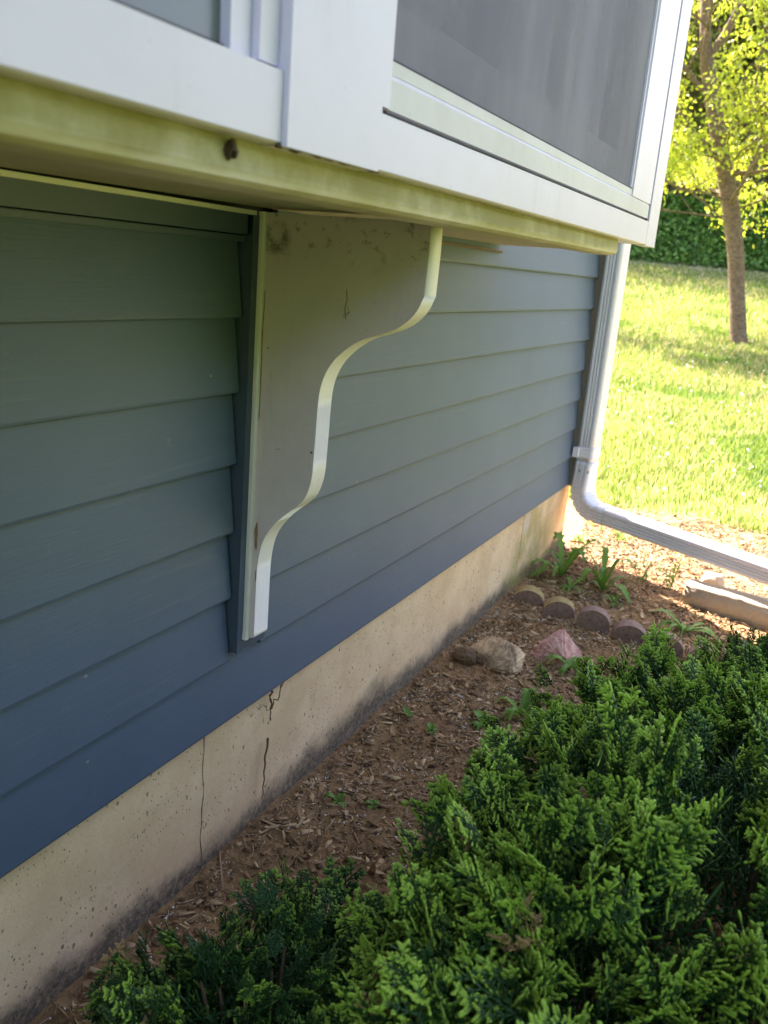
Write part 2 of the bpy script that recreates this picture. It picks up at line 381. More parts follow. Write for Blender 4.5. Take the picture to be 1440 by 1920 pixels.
# foundation: dense front face with cast-in pits and one vertical cold joint
bm = bmesh.new(); nx, nz = 240, 14
grid = [[bm.verts.new((-3 + 5.625 * i / nx, .019 + .0015 * noise.noise(Vector((i * .21, j * .9, 0))), -.15 + .475 * j / nz)) for j in range(nz + 1)] for i in range(nx + 1)]
for i in range(nx):
    for j in range(nz): bm.faces.new((grid[i][j], grid[i + 1][j], grid[i + 1][j + 1], grid[i][j + 1]))
add_box(bm, -6, -3.001, .019, 7, -.15, .325)
vv = [bm.verts.new(p) for p in ((2.625, 7, -.15), (2.625, 7, .325))]
bm.faces.new([g_ for g_ in grid[-1]] + [vv[1], vv[0]])
from_bm('foundation', bm, 'concrete', house)
box('corner_post', (2.541, 2.668, -.012, .065, .305, 5.6), 'corner', house, .003)
# roof keeps the whole wall in shade
bm = bmesh.new()
P_ = [(-.4, 5.55), (3.6, 7.6), (7.5, 5.55), (7.5, 5.42), (3.6, 7.45), (-.4, 5.42)]
prism_x(bm, P_, -6.3, 2.85); from_bm('roof', bm, 'roof', house)
bm = bmesh.new(); prism_x(bm, [(.05, 5.6), (3.6, 7.4), (6.9, 5.6)], -5.9, 2.64); from_bm('gable', bm, 'siding', house)
# blue trim around the bracket and under the soffit
bm = bmesh.new(); add_box(bm, -6, .0, -.006, .014, 1.207, 1.2385); add_box(bm, -6, .0, -.001, .014, 1.1955, 1.2045)
from_bm('header_trim', bm, 'bluetrim', house, bevel=.002)
bm = bmesh.new(); add_box(bm, .0035, .0202, -.0145, -.013, .455, 1.2385); add_box(bm, .0168, .0285, -.0118, .013, .5605, 1.2385); add_box(bm, .0168, .104, -.010, .013, .455, .56)
add_box(bm, .0745, .104, -.012, .013, .561, 1.2385)
from_bm('mounting_block', bm, 'bluetrim', house, bevel=.0005)
box('channel_pocket', (.0065, .0163, -.0125, .0175, .456, 1.207), 'bluetrim', house, 0)
box('frieze_strip', (-2, .0131, -.014, .004, 1.2387, 1.2455), 'bredge', house, .001)
box('frieze_strip', (.105, 1.28, -.004, .006, 1.2395, 1.2452), 'brownwood', house, .001)
# cracks and dribbles in the concrete (thin raised seams)
for x0, z0, z1, w in ((-.044, .30, .0, .0009), (1.945, .30, .12, .0008)):
    tb = Tubes(); pts = [(x0 + .006 * noise.noise(Vector((z * 20, x0, 0))), .0185, z) for z in np.linspace(z0, z1, 40)]
    tb.add(pts, [w * (.5 + abs(noise.noise(Vector((p[2] * 60, x0, 2)))) * 2.2) for p in pts], 5)
    link('wall_crack', tb.mesh('wall_crack'), 'brownstone', siding.parent)

# dead vine clinging to the foundation
tb = Tubes()
def wig(a, b, n, amp, seed): return [tuple(np.array(a) + (np.array(b) - np.array(a)) * t + amp * np.array([noise.noise(Vector((t * 5, seed, 0))), 0, noise.noise(Vector((t * 5, seed, 7)))])) for t in np.linspace(0, 1, n)]
tb.add(wig((.165, .008, .312), (.17, .008, .235), 12, .012, 1), np.linspace(.0026, .0016, 12), 6)
tb.add(wig((.163, .008, .195), (.15, .008, .055), 16, .012, 3), np.linspace(.0028, .001, 16), 6)
tb.add(wig((.168, .006, .262), (.212, .004, .312), 10, .025, 4), np.linspace(.0018, .001, 10), 5)
tb.add(wig((.16, .008, .262), (.128, .008, .292), 8, .02, 6), .0007, 5)
tag(link('vine', tb.mesh('vine'), 'twig', None, True), 'broken dead brown vine clinging to the concrete foundation below the bracket', 'vine')

# ------------------------------------------------------------------ bracket
brk = empty('corbel_bracket', (0, 0, 0), 'large off white painted wooden bracket with a double S curve under the bay window', 'bracket')
front = [(-.320, 1.2455), (-.320, 1.20), (-.3195, 1.138), (-.308, 1.109), (-.284, 1.086), (-.255, 1.072), (-.22, 1.061), (-.195, 1.046), (-.169, 1.023), (-.152, .997), (-.143, .967), (-.1415, .93), (-.141, .888), (-.140, .85), (-.139, .81), (-.129, .777), (-.115, .76), (-.096, .744), (-.079, .729), (-.062, .71), (-.045, .683), (-.037, .65), (-.0345, .615), (-.0345, .55), (-.0345, .487)]
def smooth_pts(pts, it=2):
    for _ in range(it):
        o_ = [pts[0]]
        for a, b in zip(pts[:-1], pts[1:]): o_ += [(a[0] * .75 + b[0] * .25, a[1] * .75 + b[1] * .25), (a[0] * .25 + b[0] * .75, a[1] * .25 + b[1] * .75)]
        pts = o_ + [pts[-1]]
    return pts
fp = smooth_pts(front[:3], 0)[:2] + smooth_pts(front[2:])
X0, X1 = .028, .0735
bm = bmesh.new()
prof = fp + [(-.0125, .480), (-.0125, 1.2455)]
a = [bm.verts.new((X0, y, z)) for y, z in prof]; b = [bm.verts.new((X1, y, z)) for y, z in prof]
fa = bm.faces.new(a); fb = bm.faces.new(b[::-1])
for i in range(len(prof)):
    j = (i + 1) % len(prof); f = bm.faces.new((a[i], b[i], b[j], a[j])); f.material_index = 1 if i < len(fp) - 1 else 0
bmesh.ops.bevel(bm, geom=[e for e in bm.edges if {f.material_index for f in e.link_faces} == {0, 1} and abs(e.verts[0].co.x - e.verts[1].co.x) < 1e-5], offset=.0018, segments=2, affect='EDGES', material=1)
bmesh.ops.recalc_face_normals(bm, faces=bm.faces)
me = bpy.data.meshes.new('bracket_plate'); bm.to_mesh(me); bm.free(); me.materials.append(M['brface'])
pl = link('curved_plate', me, 'bredge', brk)
for p in me.polygons: p.use_smooth = p.material_index == 1
bm = bmesh.new(); n = 40
rows = []
for i in range(n + 1):
    z = 1.2455 - (1.238 - .474) * i / n; w = .0022 * noise.noise(Vector((0, 0, z * 9))) - (.004 if i == n else 0)
    rows.append([bm.verts.new(p) for p in ((.0205 + w * .6, -.0125, z), (.0205 + w * .6, -.021, z), (.0225 + w * .6, -.024, z), (.0275, -.024, z), (.0275, -.0125, z))])
for i in range(n):
    for j in range(5): bm.faces.new((rows[i][j], rows[i + 1][j], rows[i + 1][(j + 1) % 5], rows[i][(j + 1) % 5]))
bm.faces.new(rows[0]); bm.faces.new(rows[-1][::-1])
from_bm('back_strip', bm, 'bredge', brk)
# worn paint on the side of the plate
def blotch(name, cx, cz, ry, rz, seed, parent, mat='bare', x=X0 - .0006):
    bm = bmesh.new(); c_ = bm.verts.new((x, cx, cz)); ring = []
    for i in range(26):
        t = i / 26 * 2 * math.pi; k = 1 + .55 * noise.noise(Vector((math.cos(t) * 2, math.sin(t) * 2, seed)))
        ring.append(bm.verts.new((x, cx + ry * k * math.cos(t), cz + rz * k * math.sin(t))))
    for i in range(26): bm.faces.new((c_, ring[i], ring[(i + 1) % 26]))
    return from_bm(name, bm, mat, parent)
blotch('bare_patch', -.030, .687, .0035, .026, 2, brk); blotch('bare_patch', -.033, .61, .0012, .012, 5, brk)
tb = Tubes()
tb.add([(X0 - .0004, -.0255 + .002 * noise.noise(Vector((z * 14, 0, 0))), z) for z in np.linspace(1.12, .9, 30)], [.0007 + .0006 * abs(noise.noise(Vector((z * 50, 1, 1)))) for z in np.linspace(1.12, .9, 30)], 5)
link('paint_crack', tb.mesh('paint_crack'), 'bare', brk); tb = Tubes()
tb.add([(X0 - .0002, y, z) for y, z in ((-.182, 1.135), (-.184, 1.12), (-.181, 1.105), (-.184, 1.088))], .0008, 5)
tb.add([(X0 - .0002, y, z) for y, z in ((-.184, 1.108), (-.19, 1.10), (-.178, 1.092))], .0006, 5)
link('paint_crack', tb.mesh('paint_crack'), 'bare', brk)

# ------------------------------------------------------------------ bay window
bay = empty('bay_window', (0, 0, 1.2), 'white framed bay window box with insect screens overhanging the siding', 'window')
bay.rotation_euler.y = -.0073
YB = -.42
XL, XR = -1.9, 1.195
bm = bmesh.new()                                     # bottom rail, one run left and one right of the mullion
prism_x(bm, [(YB, .1345), (YB, .0775), (YB + .004, .0755), (-.02, .0755), (-.02, .1325), (YB + .01, .1325)], XL, -.546)
from_bm('bottom_rail', bm, 'vinyl', bay, bevel=.0012)
bm = bmesh.new()
prism_x(bm, [(YB, .1330), (YB, .0775), (YB + .004, .0755), (-.02, .0755), (-.02, .1310), (YB + .01, .1310)], -.366, XR)
from_bm('bottom_rail', bm, 'vinyl', bay, bevel=.0012)
bm = bmesh.new(); add_box(bm, XL, -.546, -.404, -.02, .1347, .1375); add_box(bm, -.366, 1.19, -.404, -.02, .1332, .1395)
from_bm('shadow_gap', bm, 'dark', bay)
bm = bmesh.new(); prism_x(bm, [(YB + .003, .1398), (YB + .003, .170), (YB + .006, .175), (-.30, .175), (-.30, .1398)], -.3355, 1.185)
from_bm('sill', bm, 'sill', bay, bevel=.001)
bm = bmesh.new(); add_box(bm, -.545, -.367, YB - .006, -.30, .074, 1.75)
from_bm('mullion', bm, 'vinyl', bay, bevel=.002)
box('mullion_lip', (-.3665, -.337, YB + .001, -.30, .1400, 1.75), 'vinyl', bay, .0015)
box('end_trim', (1.203, 1.336, YB + .001, YB + .03, .0745, 1.80), 'vinyl', bay, .001)
box('shadow_gap', (1.1955, 1.2025, YB + .006, -.30, .0755, 1.80), 'dark', bay, 0)
bm = bmesh.new(); add_box(bm, 1.203, 1.33, -.389, -.004, .08, 1.79); from_bm('end_wall', bm, 'vinyl', bay)
jb = bm = bmesh.new(); add_box(bm, .966, 1.195, YB + .003, -.30, .1752, 1.75)
from_bm('jamb', bm, 'vinyl', bay, bevel=.002)
# right hand window: screen in a thin frame, sash and glass behind
scr = box('screen_frame', (-.3365, .9655, YB + .006, YB + .02, .1755, .189), 'sill', bay, .001)
box('screen_spline', (-.3365, .9655, YB + .009, YB + .018, .1893, .1925), 'dark', scr, 0)
box('screen_frame', (.953, .9655, YB + .007, YB + .02, .193, 1.74), 'vinyl', bay, .001)
bm = bmesh.new(); vs = [bm.verts.new(p) for p in ((-.3365, YB + .012, .192), (.953, YB + .012, .192), (.953, YB + .012, 1.74), (-.3365, YB + .012, 1.74))]; bm.faces.new(vs)
from_bm('screen', bm, 'screen', bay)
sash = box('sash', (-.33, .95, -.385, -.35, .182, .262), 'vinyl', bay, .003)
box('sash_stile', (.42, .475, -.383, -.352, .2625, 1.74), 'vinyl', sash, .003)
box('sash_stile', (.89, .95, -.383, -.352, .2625, 1.74), 'vinyl', sash, .003)
box('glass', (-.33, .95, -.366, -.36, .262, 1.74), 'glass', sash, 0)
# left hand window
bm = bmesh.new(); add_box(bm, -.575, -.5465, -.414, -.30, .138, 1.75); from_bm('jamb', bm, 'vinyl', bay, bevel=.004)
s2 = box('sash', (-.605, -.5765, -.406, -.35, .138, 1.74), 'vinyl', bay, .008)
box('gasket', (XL, -.6055, -.4, -.35, .138, .1425), 'dark', s2, 0)
box('glass', (XL, -.6055, -.396, -.39, .143, 1.74), 'pane', s2, 0)
bm = bmesh.new(); add_box(bm, XL, 1.195, -.297, -.004, .14, 1.79); from_bm('liner', bm, 'room', bay)
bm = bmesh.new(); add_box(bm, XL, 1.336, YB, -.02, 1.751, 1.90); from_bm('head', bm, 'vinyl', bay, bevel=.003)
bm = bmesh.new(); prism_x(bm, [(-.50, 1.905), (-.50, 1.935), (-.0, 2.2), (-.0, 1.905)], XL - .05, 1.40); from_bm('bay_roof', bm, 'roof', bay)
# seat board with rounded nose, clipped end
bm = bmesh.new()
prism_x(bm, [(-.398, .0752), (-.401, .068), (-.402, .050), (-.399, .0425), (-.390, .0385), (-.375, .0375), (-.34, .0375), (-.34, .0752)], XL, .962, 90, .0015)
from_bm('seat_board', bm, 'board', bay, bevel=0)
bm = bmesh.new()
pts = [(XL, -.3395), (.955, -.3395), (.965, -.395), (1.0, -.385), (1.22, -.30), (1.29, -.004), (XL, -.004)]
lo = [bm.verts.new((x, y, .0445 + .004 * max(0, -x) + (.008 if x > .9 else 0))) for x, y in pts]; hi = [bm.verts.new((x, y, .0748)) for x, y in pts]
bm.faces.new(lo[::-1]); bm.faces.new(hi)
for i in range(len(pts)): j = (i + 1) % len(pts); bm.faces.new((lo[i], lo[j], hi[j], hi[i]))
from_bm('soffit', bm, 'soffit', bay, bevel=.001)
tb = Tubes()
tb.add([(x, YB + .002 + .003 * noise.noise(Vector((x * 40, 0, 0))), .0745 + .002 * noise.noise(Vector((x * 55, 3, 0)))) for x in np.linspace(-.55, -.35, 70)], [.0006 + .0028 * abs(noise.noise(Vector((x * 45, 9, 0)))) for x in np.linspace(-.55, -.35, 70)], 5)
link('old_caulk', tb.mesh('old_caulk'), 'mud', bay, True)
tb = Tubes(); tb.add([(x, YB + .001, .1362 + .001 * noise.noise(Vector((x * 90, 3, 0)))) for x in np.linspace(-.368, -.345, 14)], [.0012 + .0015 * abs(noise.noise(Vector((x * 145, 9, 0)))) for x in np.linspace(-.368, -.345, 14)], 5)
link('old_caulk', tb.mesh('old_caulk'), 'mud', bay, True)
# mud dauber nest under the rail
def lump(name, loc, sc, mat, seed, amp=.35, sub=4, parent=None, flat=0, freq=1.6):
    bm = bmesh.new(); bmesh.ops.create_icosphere(bm, subdivisions=sub, radius=1)
    for v in bm.verts:
        k = 1 + amp * noise.fractal(v.co * freq + Vector((seed, seed * 2.3, 0)), 1, 2, 4)
        v.co = Vector((v.co.x * sc[0], v.co.y * sc[1], v.co.z * sc[2])) * k
        if flat and v.co.z < -flat: v.co.z = -flat
    o = from_bm(name, bm, mat, parent, smooth=True); o.location = loc; return o
o = lump('mud_nest', (-.598, -.404, 1.260), (.0055, .006, .0075), 'mud', 3, .6)
tag(o, 'small dark mud nest stuck under the white rail of the bay window', 'nest')

# ------------------------------------------------------------------ downspout
dsp = empty('downspout', (2.562, -.062, 0), 'white ribbed metal downspout at the house corner with a long ground extension', 'downspout')
def pipe_section(hn, hb, ribs=True):
    """(n,b) pairs; +b is the -X side that carries ribs"""
    out = []; r0 = .016
    def arc(cn, cb, a0, a1):
        for t in np.linspace(a0, a1, 6): out.append((cn + r0 * math.cos(t), cb + r0 * math.sin(t)))
    arc(hn - r0, hb - r0, 0, math.pi / 2)
    if ribs:
        n0, n1 = hn - r0 - .006, -hn + r0 * .5
        for t in np.linspace(0, 1, 31):
            out.append((n0 + (n1 - n0) * t, hb - .0055 * (.5 - .5 * math.cos(t * 3 * 2 * math.pi))))
    arc(-hn + r0 * .5, hb - r0, math.pi / 2 + .3, math.pi); arc(-hn + r0, -hb + r0, math.pi, 1.5 * math.pi); arc(hn - r0, -hb + r0, 1.5 * math.pi, 2 * math.pi)
    return out
def sweep(name, path, normals, sec, mat, parent, scale=None, cap=True):
    bm = bmesh.new(); rows = []
    for i, p in enumerate(path):
        t = (path[min(i + 1, len(path) - 1)] - path[max(i - 1, 0)]).normalized(); nn = normals[i] - t * normals[i].dot(t); nn.normalize(); bb = t.cross(nn)
        k = scale[i] if scale else 1
        rows.append([bm.verts.new(p + nn * (n_ * k) + bb * (b_ * k)) for n_, b_ in sec])
    m_ = len(sec)
    for i in range(len(rows) - 1):
        for j in range(m_): bm.faces.new((rows[i][j], rows[i][(j + 1) % m_], rows[i + 1][(j + 1) % m_], rows[i + 1][j]))
    if cap: bm.faces.new(rows[0]); bm.faces.new(rows[-1][::-1])
    o = from_bm(name, bm, mat, parent, smooth=True); return o
base = Vector((0, 0, 0))
sec = pipe_section(.034, .047)
rot = R(8); nv = Vector((-math.sin(rot), -math.cos(rot), 0))
top = [Vector((0, 0, z)) for z in np.linspace(5.4, .42, 30)]
sweep('pipe', top, [nv] * 30, sec, 'alum', dsp)
# which side the ribs land on: t=-Z, n=-Y -> b = t x n = (-Z)x(-Y) = -X   (towards the camera)
ed = Vector((-.36, -.89, -.035)).normalized()
start = Vector((0, 0, .425)); path = []; nrm = []; scl = []
Rb = .085; down = Vector((0, 0, -1)); hor = Vector((ed.x, ed.y, 0)).normalized()
for z in np.linspace(.425, .30, 8): path.append(Vector((0, 0, z))); nrm.append(nv.copy()); scl.append(1.045 if z > .40 else 1.03)
cen = Vector((0, 0, .30)) + hor * Rb
amax = R(86); na = 49
for i in range(1, na):
    a = amax * i / (na - 1)
    path.append(cen - hor * (Rb * math.cos(a)) + down * (Rb * math.sin(a)))
    nrm.append((hor * math.cos(a) - down * math.sin(a)))
    ph = (i % 8) / 8; scl.append(1.03 - (.12 if i % 8 == 0 else 0) + .03 * math.sin(ph * math.pi))
for i in range(8):                                             # ease the normal from the wall's to the bend's
    w = i / 8; nrm[i] = (nv * (1 - w) + hor * w).normalized()
end = path[-1]
for k in range(1, 4): path.append(end + ed * .02 * k); nrm.append(Vector((0, 0, 1))); scl.append(1.03)
sweep('elbow', path, nrm, sec, 'alum', dsp, scl)
p0 = end + ed * .035; ext = [p0 + ed * (1.35 * i / 24) for i in range(25)]
sweep('extension', ext, [Vector((0, 0, 1))] * 25, pipe_section(.033, .046), 'alum', dsp, [1.0] * 25)
# strap
bm = bmesh.new()
for z0 in (.443, .458, .473):
    for (a_, b_) in (((-.050, .040), (-.0475, -.036)),): pass
st = [Vector((0, 0, z)) for z in np.linspace(.490, .442, 25)]
sweep('strap', st, [nv] * 25, [(n_ * 1.07, b_ * 1.07) for n_, b_ in pipe_section(.034, .047, False)], 'alum', dsp, [1 + .025 * abs(math.sin(i / 24 * 3 * math.pi)) for i in range(25)])
box('strap_tab', (-.075, -.049, .032, .056, .446, .488), 'alum', dsp, .001)
for y, z in ((-.018, .385), (.02, .385)):
    s_ = box('screw', (-.0535, -.049, y - .002, y + .002, z - .005, z + .005), 'dark', dsp, 0)

# ------------------------------------------------------------------ edging bricks, stones
sc_pos = [(1.864, -.075), (1.80, -.21), (1.762, -.345), (1.745, -.475), (1.712, -.605), (1.697, -.735), (1.705, -.862), (1.70, -.99)]
sc_lab = ['mossy half round brown edging brick nearest the foundation wall', 'second half round edging brick from the foundation, yellowed on top', 'tallest brown half round edging brick, third from the foundation', 'fourth half round edging brick from the foundation, sunk a little in the soil', 'fifth half round edging brick from the foundation, beside a weed', 'sixth half round edging brick from the foundation, behind the shrub tips', 'seventh half round edging brick from the foundation, almost hidden by the shrub', 'last half round edging brick, at the edge of the picture behind the shrub']
for i, ((x, y), lb) in enumerate(zip(sc_pos, sc_lab)):
    bm = bmesh.new(); w = .058; h = .05
    prof = [(-w, -.06), (-w, .0)] + [(-w * math.cos(t), .0 + (.052) * math.sin(t) + .012) for t in np.linspace(.15, math.pi - .15, 14)] + [(w, .0), (w, -.06)]
    a = [bm.verts.new((-.022, p[0], p[1])) for p in prof]; b = [bm.verts.new((.022, p[0], p[1])) for p in prof]
    bm.faces.new(a); bm.faces.new(b[::-1])
    for k in range(len(prof)): j = (k + 1) % len(prof); f = bm.faces.new((a[k], b[k], b[j], a[j]))
    bmesh.ops.bevel(bm, geom=[e for e in bm.edges if e.calc_face_angle(0) > .8], offset=.005, segments=2, affect='EDGES')
    bmesh.ops.recalc_face_normals(bm, faces=bm.faces)
    me = bpy.data.meshes.new('edging_brick'); bm.to_mesh(me); bm.free(); me.materials.append(M['scallop']); me.materials.append(M['mossy'])
    for p in me.polygons:
        if i < 2 and p.normal.z > .35: p.material_index = 1  # upward faces of the first bricks get the painted yellow light
    o = bpy.data.objects.new('edging_brick', me); COL.objects.link(o)
    o.location = (x - .045, y, [-.004, .002, .012, -.002, .0, -.002, -.004, -.004][i]); o.rotation_euler = (R([4, -3, 2, 5, -4, 6, -2, 3][i]), R([-10, -6, -4, -8, -3, -6, -5, -6][i]), R([14, 16, 8, 12, 10, 4, 0, -4][i]))
    tag(o, lb, 'edging brick', 'half round edging bricks across the planting bed')
def stone(name, loc, sc, mat, seed, rotz, label, amp=.3, planes=9, tilt=(0, 0)):
    bm = bmesh.new(); rr = random.Random(seed)
    pts = [Vector((rr.gauss(0, 1), rr.gauss(0, 1), rr.gauss(0, 1))).normalized() for _ in range(planes + 8)]
    for p in pts: bm.verts.new((p.x * sc[0], p.y * sc[1], p.z * sc[2]))
    r1 = bmesh.ops.convex_hull(bm, input=bm.verts); 
    bmesh.ops.delete(bm, geom=[v for v in bm.verts if not v.link_faces], context='VERTS')
    bmesh.ops.bevel(bm, geom=list(bm.edges), offset=min(sc) * .10, segments=2, affect='EDGES')
    bmesh.ops.triangulate(bm, faces=bm.faces); bmesh.ops.subdivide_edges(bm, edges=bm.edges, cuts=2, use_grid_fill=True)
    for v in bm.verts: v.co += v.co.normalized() * min(sc) * .12 * noise.fractal(v.co * 40 + Vector((seed, 0, 0)), 1, 2, 3)
    o = from_bm(name, bm, mat, None, smooth=True); o.location = loc; o.rotation_euler = (tilt[0], tilt[1], rotz); return tag(o, label, 'stone')
stone('stone', (1.215, -.170, .026), (.075, .120, .062), 'tanstone', 12, R(-8), 'long tan layered stone lying beside the foundation', planes=14)
stone('stone', (1.165, -.075, .022), (.042, .05, .036), 'brownstone', 21, R(20), 'small dark brown stone between the tan stone and the wall')
def pink():
    bm = bmesh.new()
    P = [(-.055, .062, -.03), (-.06, -.06, -.03), (.05, -.075, -.03), (.06, .06, -.03), (-.035, .012, .045), (.012, -.004, .085), (.035, -.055, .02), (-.048, -.05, .014), (-.05, .052, .008), (.045, .045, .02)]
    for p in P: bm.verts.new(p)
    bmesh.ops.convex_hull(bm, input=bm.verts); bmesh.ops.bevel(bm, geom=list(bm.edges), offset=.005, segments=2, affect='EDGES')
    bmesh.ops.triangulate(bm, faces=bm.faces); bmesh.ops.subdivide_edges(bm, edges=bm.edges, cuts=2, use_grid_fill=True)
    for v in bm.verts: v.co += v.co.normalized() * .005 * noise.fractal(v.co * 45, 1, 2, 3)
    o = from_bm('stone', bm, 'pinkstone', None, smooth=False); o.scale = (1.2, 1.2, 1.15); o.location = (1.395, -.30, .006); o.rotation_euler.z = R(-12)
    return tag(o, 'pointed pink stone standing right of the tan stone', 'stone')
pink()
# splash block under the extension
bm = bmesh.new(); bmesh.ops.create_cube(bm, size=1)
bmesh.ops.subdivide_edges(bm, edges=bm.edges, cuts=9, use_grid_fill=True)
for v in bm.verts:
    c = v.co * 2; rr = max(abs(c.x), abs(c.z)); l = math.hypot(c.x, c.z) or 1
    k = rr / l * .5 + .5; c.x *= k; c.z *= k
    if abs(c.y) > .8: c.x *= .86; c.z *= .9
    v.co = Vector((c.x * .062, c.y * .36, c.z * .055)) + Vector((c.x, c.y, c.z)) * .006 * noise.noise(c * 5)
o = from_bm('splash_block', bm, 'block', None, smooth=True); o.location = (2.165, -.945, .035); o.rotation_euler.z = R(-14)
tag(o, 'rounded tan concrete block lying in the sun under the downspout extension', 'block')
o = lump('cobble', (2.47, -.665, .02), (.045, .05, .05), 'block', 8, .15); tag(o, 'small round stone in the sun behind the concrete block', 'stone')

# ------------------------------------------------------------------ litter on the bed
def in_bed(n, x0=-1.0, x1=3.6, y0=-1.3, y1=.0, clump=0):
    x = x0 + (x1 - x0) * rng.random(n) ** .9; y = rng.uniform(y0, y1, n)
    if clump:
        k = np.array([noise.noise(Vector((a * 5, b * 5, 4))) + .6 * noise.noise(Vector((a * 17, b * 17, 1))) + .35 * math.exp(b * 9) for a, b in zip(x, y)]) > clump
        x, y = x[k], y[k]
    z = np.array([gh(a, b) for a, b in zip(x, y)]); return np.stack([x, y, z], 1)
cube = np.array([(x, y, z) for x in (-1, 1) for y in (-1, 1) for z in (-1, 1)], float) * .5
cq = np.array([(0, 1, 3, 2), (4, 6, 7, 5), (0, 4, 5, 1), (2, 3, 7, 6), (0, 2, 6, 4), (1, 5, 7, 3)])
def scatter(name, n, lo, hi, mat, tilt, lab, cat, tv=cube, tq=cq, tt=None, lift=.002, area={}):
    p = in_bed(n, **area); n = len(p); p[:, 2] += lift; m_ = rand_rots(n, tilt) * (lo + (hi - lo) * rng.random((n, 3)) ** 2.8)[:, None, :]
    V, Q, T, at = instance_np(tv, tq, tt, m_, p, None, rng.random(n) ** 1.1)
    return tag(link(name, np_mesh(name, V, Q, T, at), mat), lab, cat, kind='stuff')
tv2 = cube.copy(); tv2[4:, 1] *= .4; tv2[:4, 2] *= .6
scatter('mulch_chips', 38000, np.array([.004, .002, .0012]), np.array([.046, .017, .007]), 'chips', .8, 'small brown bark chips covering the planting bed', 'mulch', tv2, area=dict(clump=-.38))
scatter('straw_bits', 8000, np.array([.012, .0006, .0006]), np.array([.06, .0018, .0014]), 'straw', .45, 'thin dry straw and twigs scattered over the planting bed', 'straw', lift=.004)
scatter('fallen_twigs', 170, np.array([.03, .0018, .0018]), np.array([.13, .004, .003]), 'straw', .3, 'longer dry brown twigs lying across the mulch', 'twigs', lift=.006)
octv = np.array([(1, 0, 0), (-1, 0, 0), (0, 1, 0), (0, -1, 0), (0, 0, 1), (0, 0, -1)], float) * .5
octt = np.array([(0, 2, 4), (2, 1, 4), (1, 3, 4), (3, 0, 4), (2, 0, 5), (1, 2, 5), (3, 1, 5), (0, 3, 5)])
scatter('perlite_grains', 9000, np.array([.0018, .0018, .0018]), np.array([.009, .009, .007]), 'perlite', 2, 'tiny white perlite grains scattered over the dark soil', 'perlite', octv, None, octt, .004, dict(x1=2.1, y0=-.9, clump=.12))
t_ = np.linspace(-1, 1, 7); lv = []
for k, t in enumerate(t_):
    w = .32 * math.sqrt(max(0, 1 - t * t)) + .01
    for s_, zz_ in ((-1, .12), (0, 0), (1, .12)): lv.append((t, s_ * w, zz_ * w * 3 + .18 * t * t))
lv = np.array(lv) * .5; lq = np.array([(k * 3 + j, k * 3 + j + 1, k * 3 + j + 4, k * 3 + j + 3) for k in range(6) for j in range(2)])
n = 1100; p = in_bed(n, -1, 3.4); p[:, 2] += .006
m_ = rand_rots(n, 1.1) * rng.uniform(.012, .045, n)[:, None, None]
V, Q, T, at = instance_np(lv, lq, None, m_, p, None, rng.random(n))
tag(link('leaf_litter', np_mesh('leaf_litter', V, Q, T, at), 'dryleaf', None, True), 'curled dry tan leaves lying about on the mulch', 'dry leaves', kind='stuff')

# ------------------------------------------------------------------ weeds
def jag_leaf(V, Q, A, base, az, L, w, rise, droop, teeth, lob, val):
    n = 22; d = np.array([math.cos(az), math.sin(az), 0]); s_ = np.array([-d[1], d[0], 0]); i0 = len(V)
    for i in range(n + 1):
        t = i / n; e = rise * math.sin(min(1, t * 1.1) * math.pi * .6) - droop * t * t
        c_ = np.array(base) + d * L * t * (1 - .15 * t) + np.array([0, 0, L * e])
        ww = w * (math.sin(math.pi * min(1, t * .92 + .06)) ** .8) * (1 - lob * (.5 + .5 * math.cos(t * teeth * 2 * math.pi)))
        ww = max(ww, w * .07)
        for k, z in ((-1, .3), (0, 0), (1, .3)): V.append(c_ + s_ * ww * k + np.array([0, 0, z * ww])); A.append(val + .25 * (k == 0))
    for i in range(n):
        for k in range(2): a = i0 + i * 3 + k; Q.append((a, a + 1, a + 4, a + 3))
def weed(x, y, size, nl, label, name='weed', teeth=7, lob=.72, w=.13, rise=.5, droop=.4, seed=0, cat='weed', stalks=0):
    rr = random.Random(seed); V = []; Q = []; A = []; size *= 1.12; nl += 3
    for i in range(nl):
        az = i * 2.4 + rr.uniform(-.3, .3); L = size * rr.uniform(.6, 1.1)
        jag_leaf(V, Q, A, (0, 0, 0), az, L, L * w * .72 * rr.uniform(.8, 1.2), rise * rr.uniform(.3, 1.5), droop * rr.uniform(.6, 1.3), teeth, lob, rr.uniform(0, .7))
    for i in range(stalks):
        az = rr.uniform(0, 6.28); hgt = size * rr.uniform(.9, 1.6); a0 = np.array([math.cos(az), math.sin(az), 0]) * size * .5
        for t in np.linspace(.15, 1, 9):
            b_ = a0 * t * t + np.array([0, 0, hgt * (t - .35 * t * t)])
            jag_leaf(V, Q, A, b_, az + rr.uniform(-1.6, 1.6), size * .28, size * .05, .3, .4, 3, .4, rr.uniform(.2, .8))
    o = link(name, np_mesh(name, V, Q, None, {'v': A}), 'weed', None, True); o.location = (x, y, gh(x, y)); return tag(o, label, cat)
weed(2.20, -.10, .19, 8, 'lobed green weed growing against the foundation wall', seed=1, rise=.95, droop=.3, w=.17, lob=.7)
weed(2.13, -.285, .15, 8, 'leafy green weed with an upright leaf, second from the foundation', seed=2, rise=.9, w=.14, lob=.35)
weed(2.08, -.17, .10, 7, 'low weed with jagged leaves behind the first edging bricks', seed=3, rise=.3, lob=.7)
weed(2.36, -.40, .11, 5, 'wiry weed at the edge of the sunlight beneath the downspout', seed=4, rise=1.0, w=.06, stalks=3)
weed(2.34, -.52, .10, 6, 'thin spiky weed in the sun left of the concrete block', seed=5, rise=.8, w=.07, stalks=3)
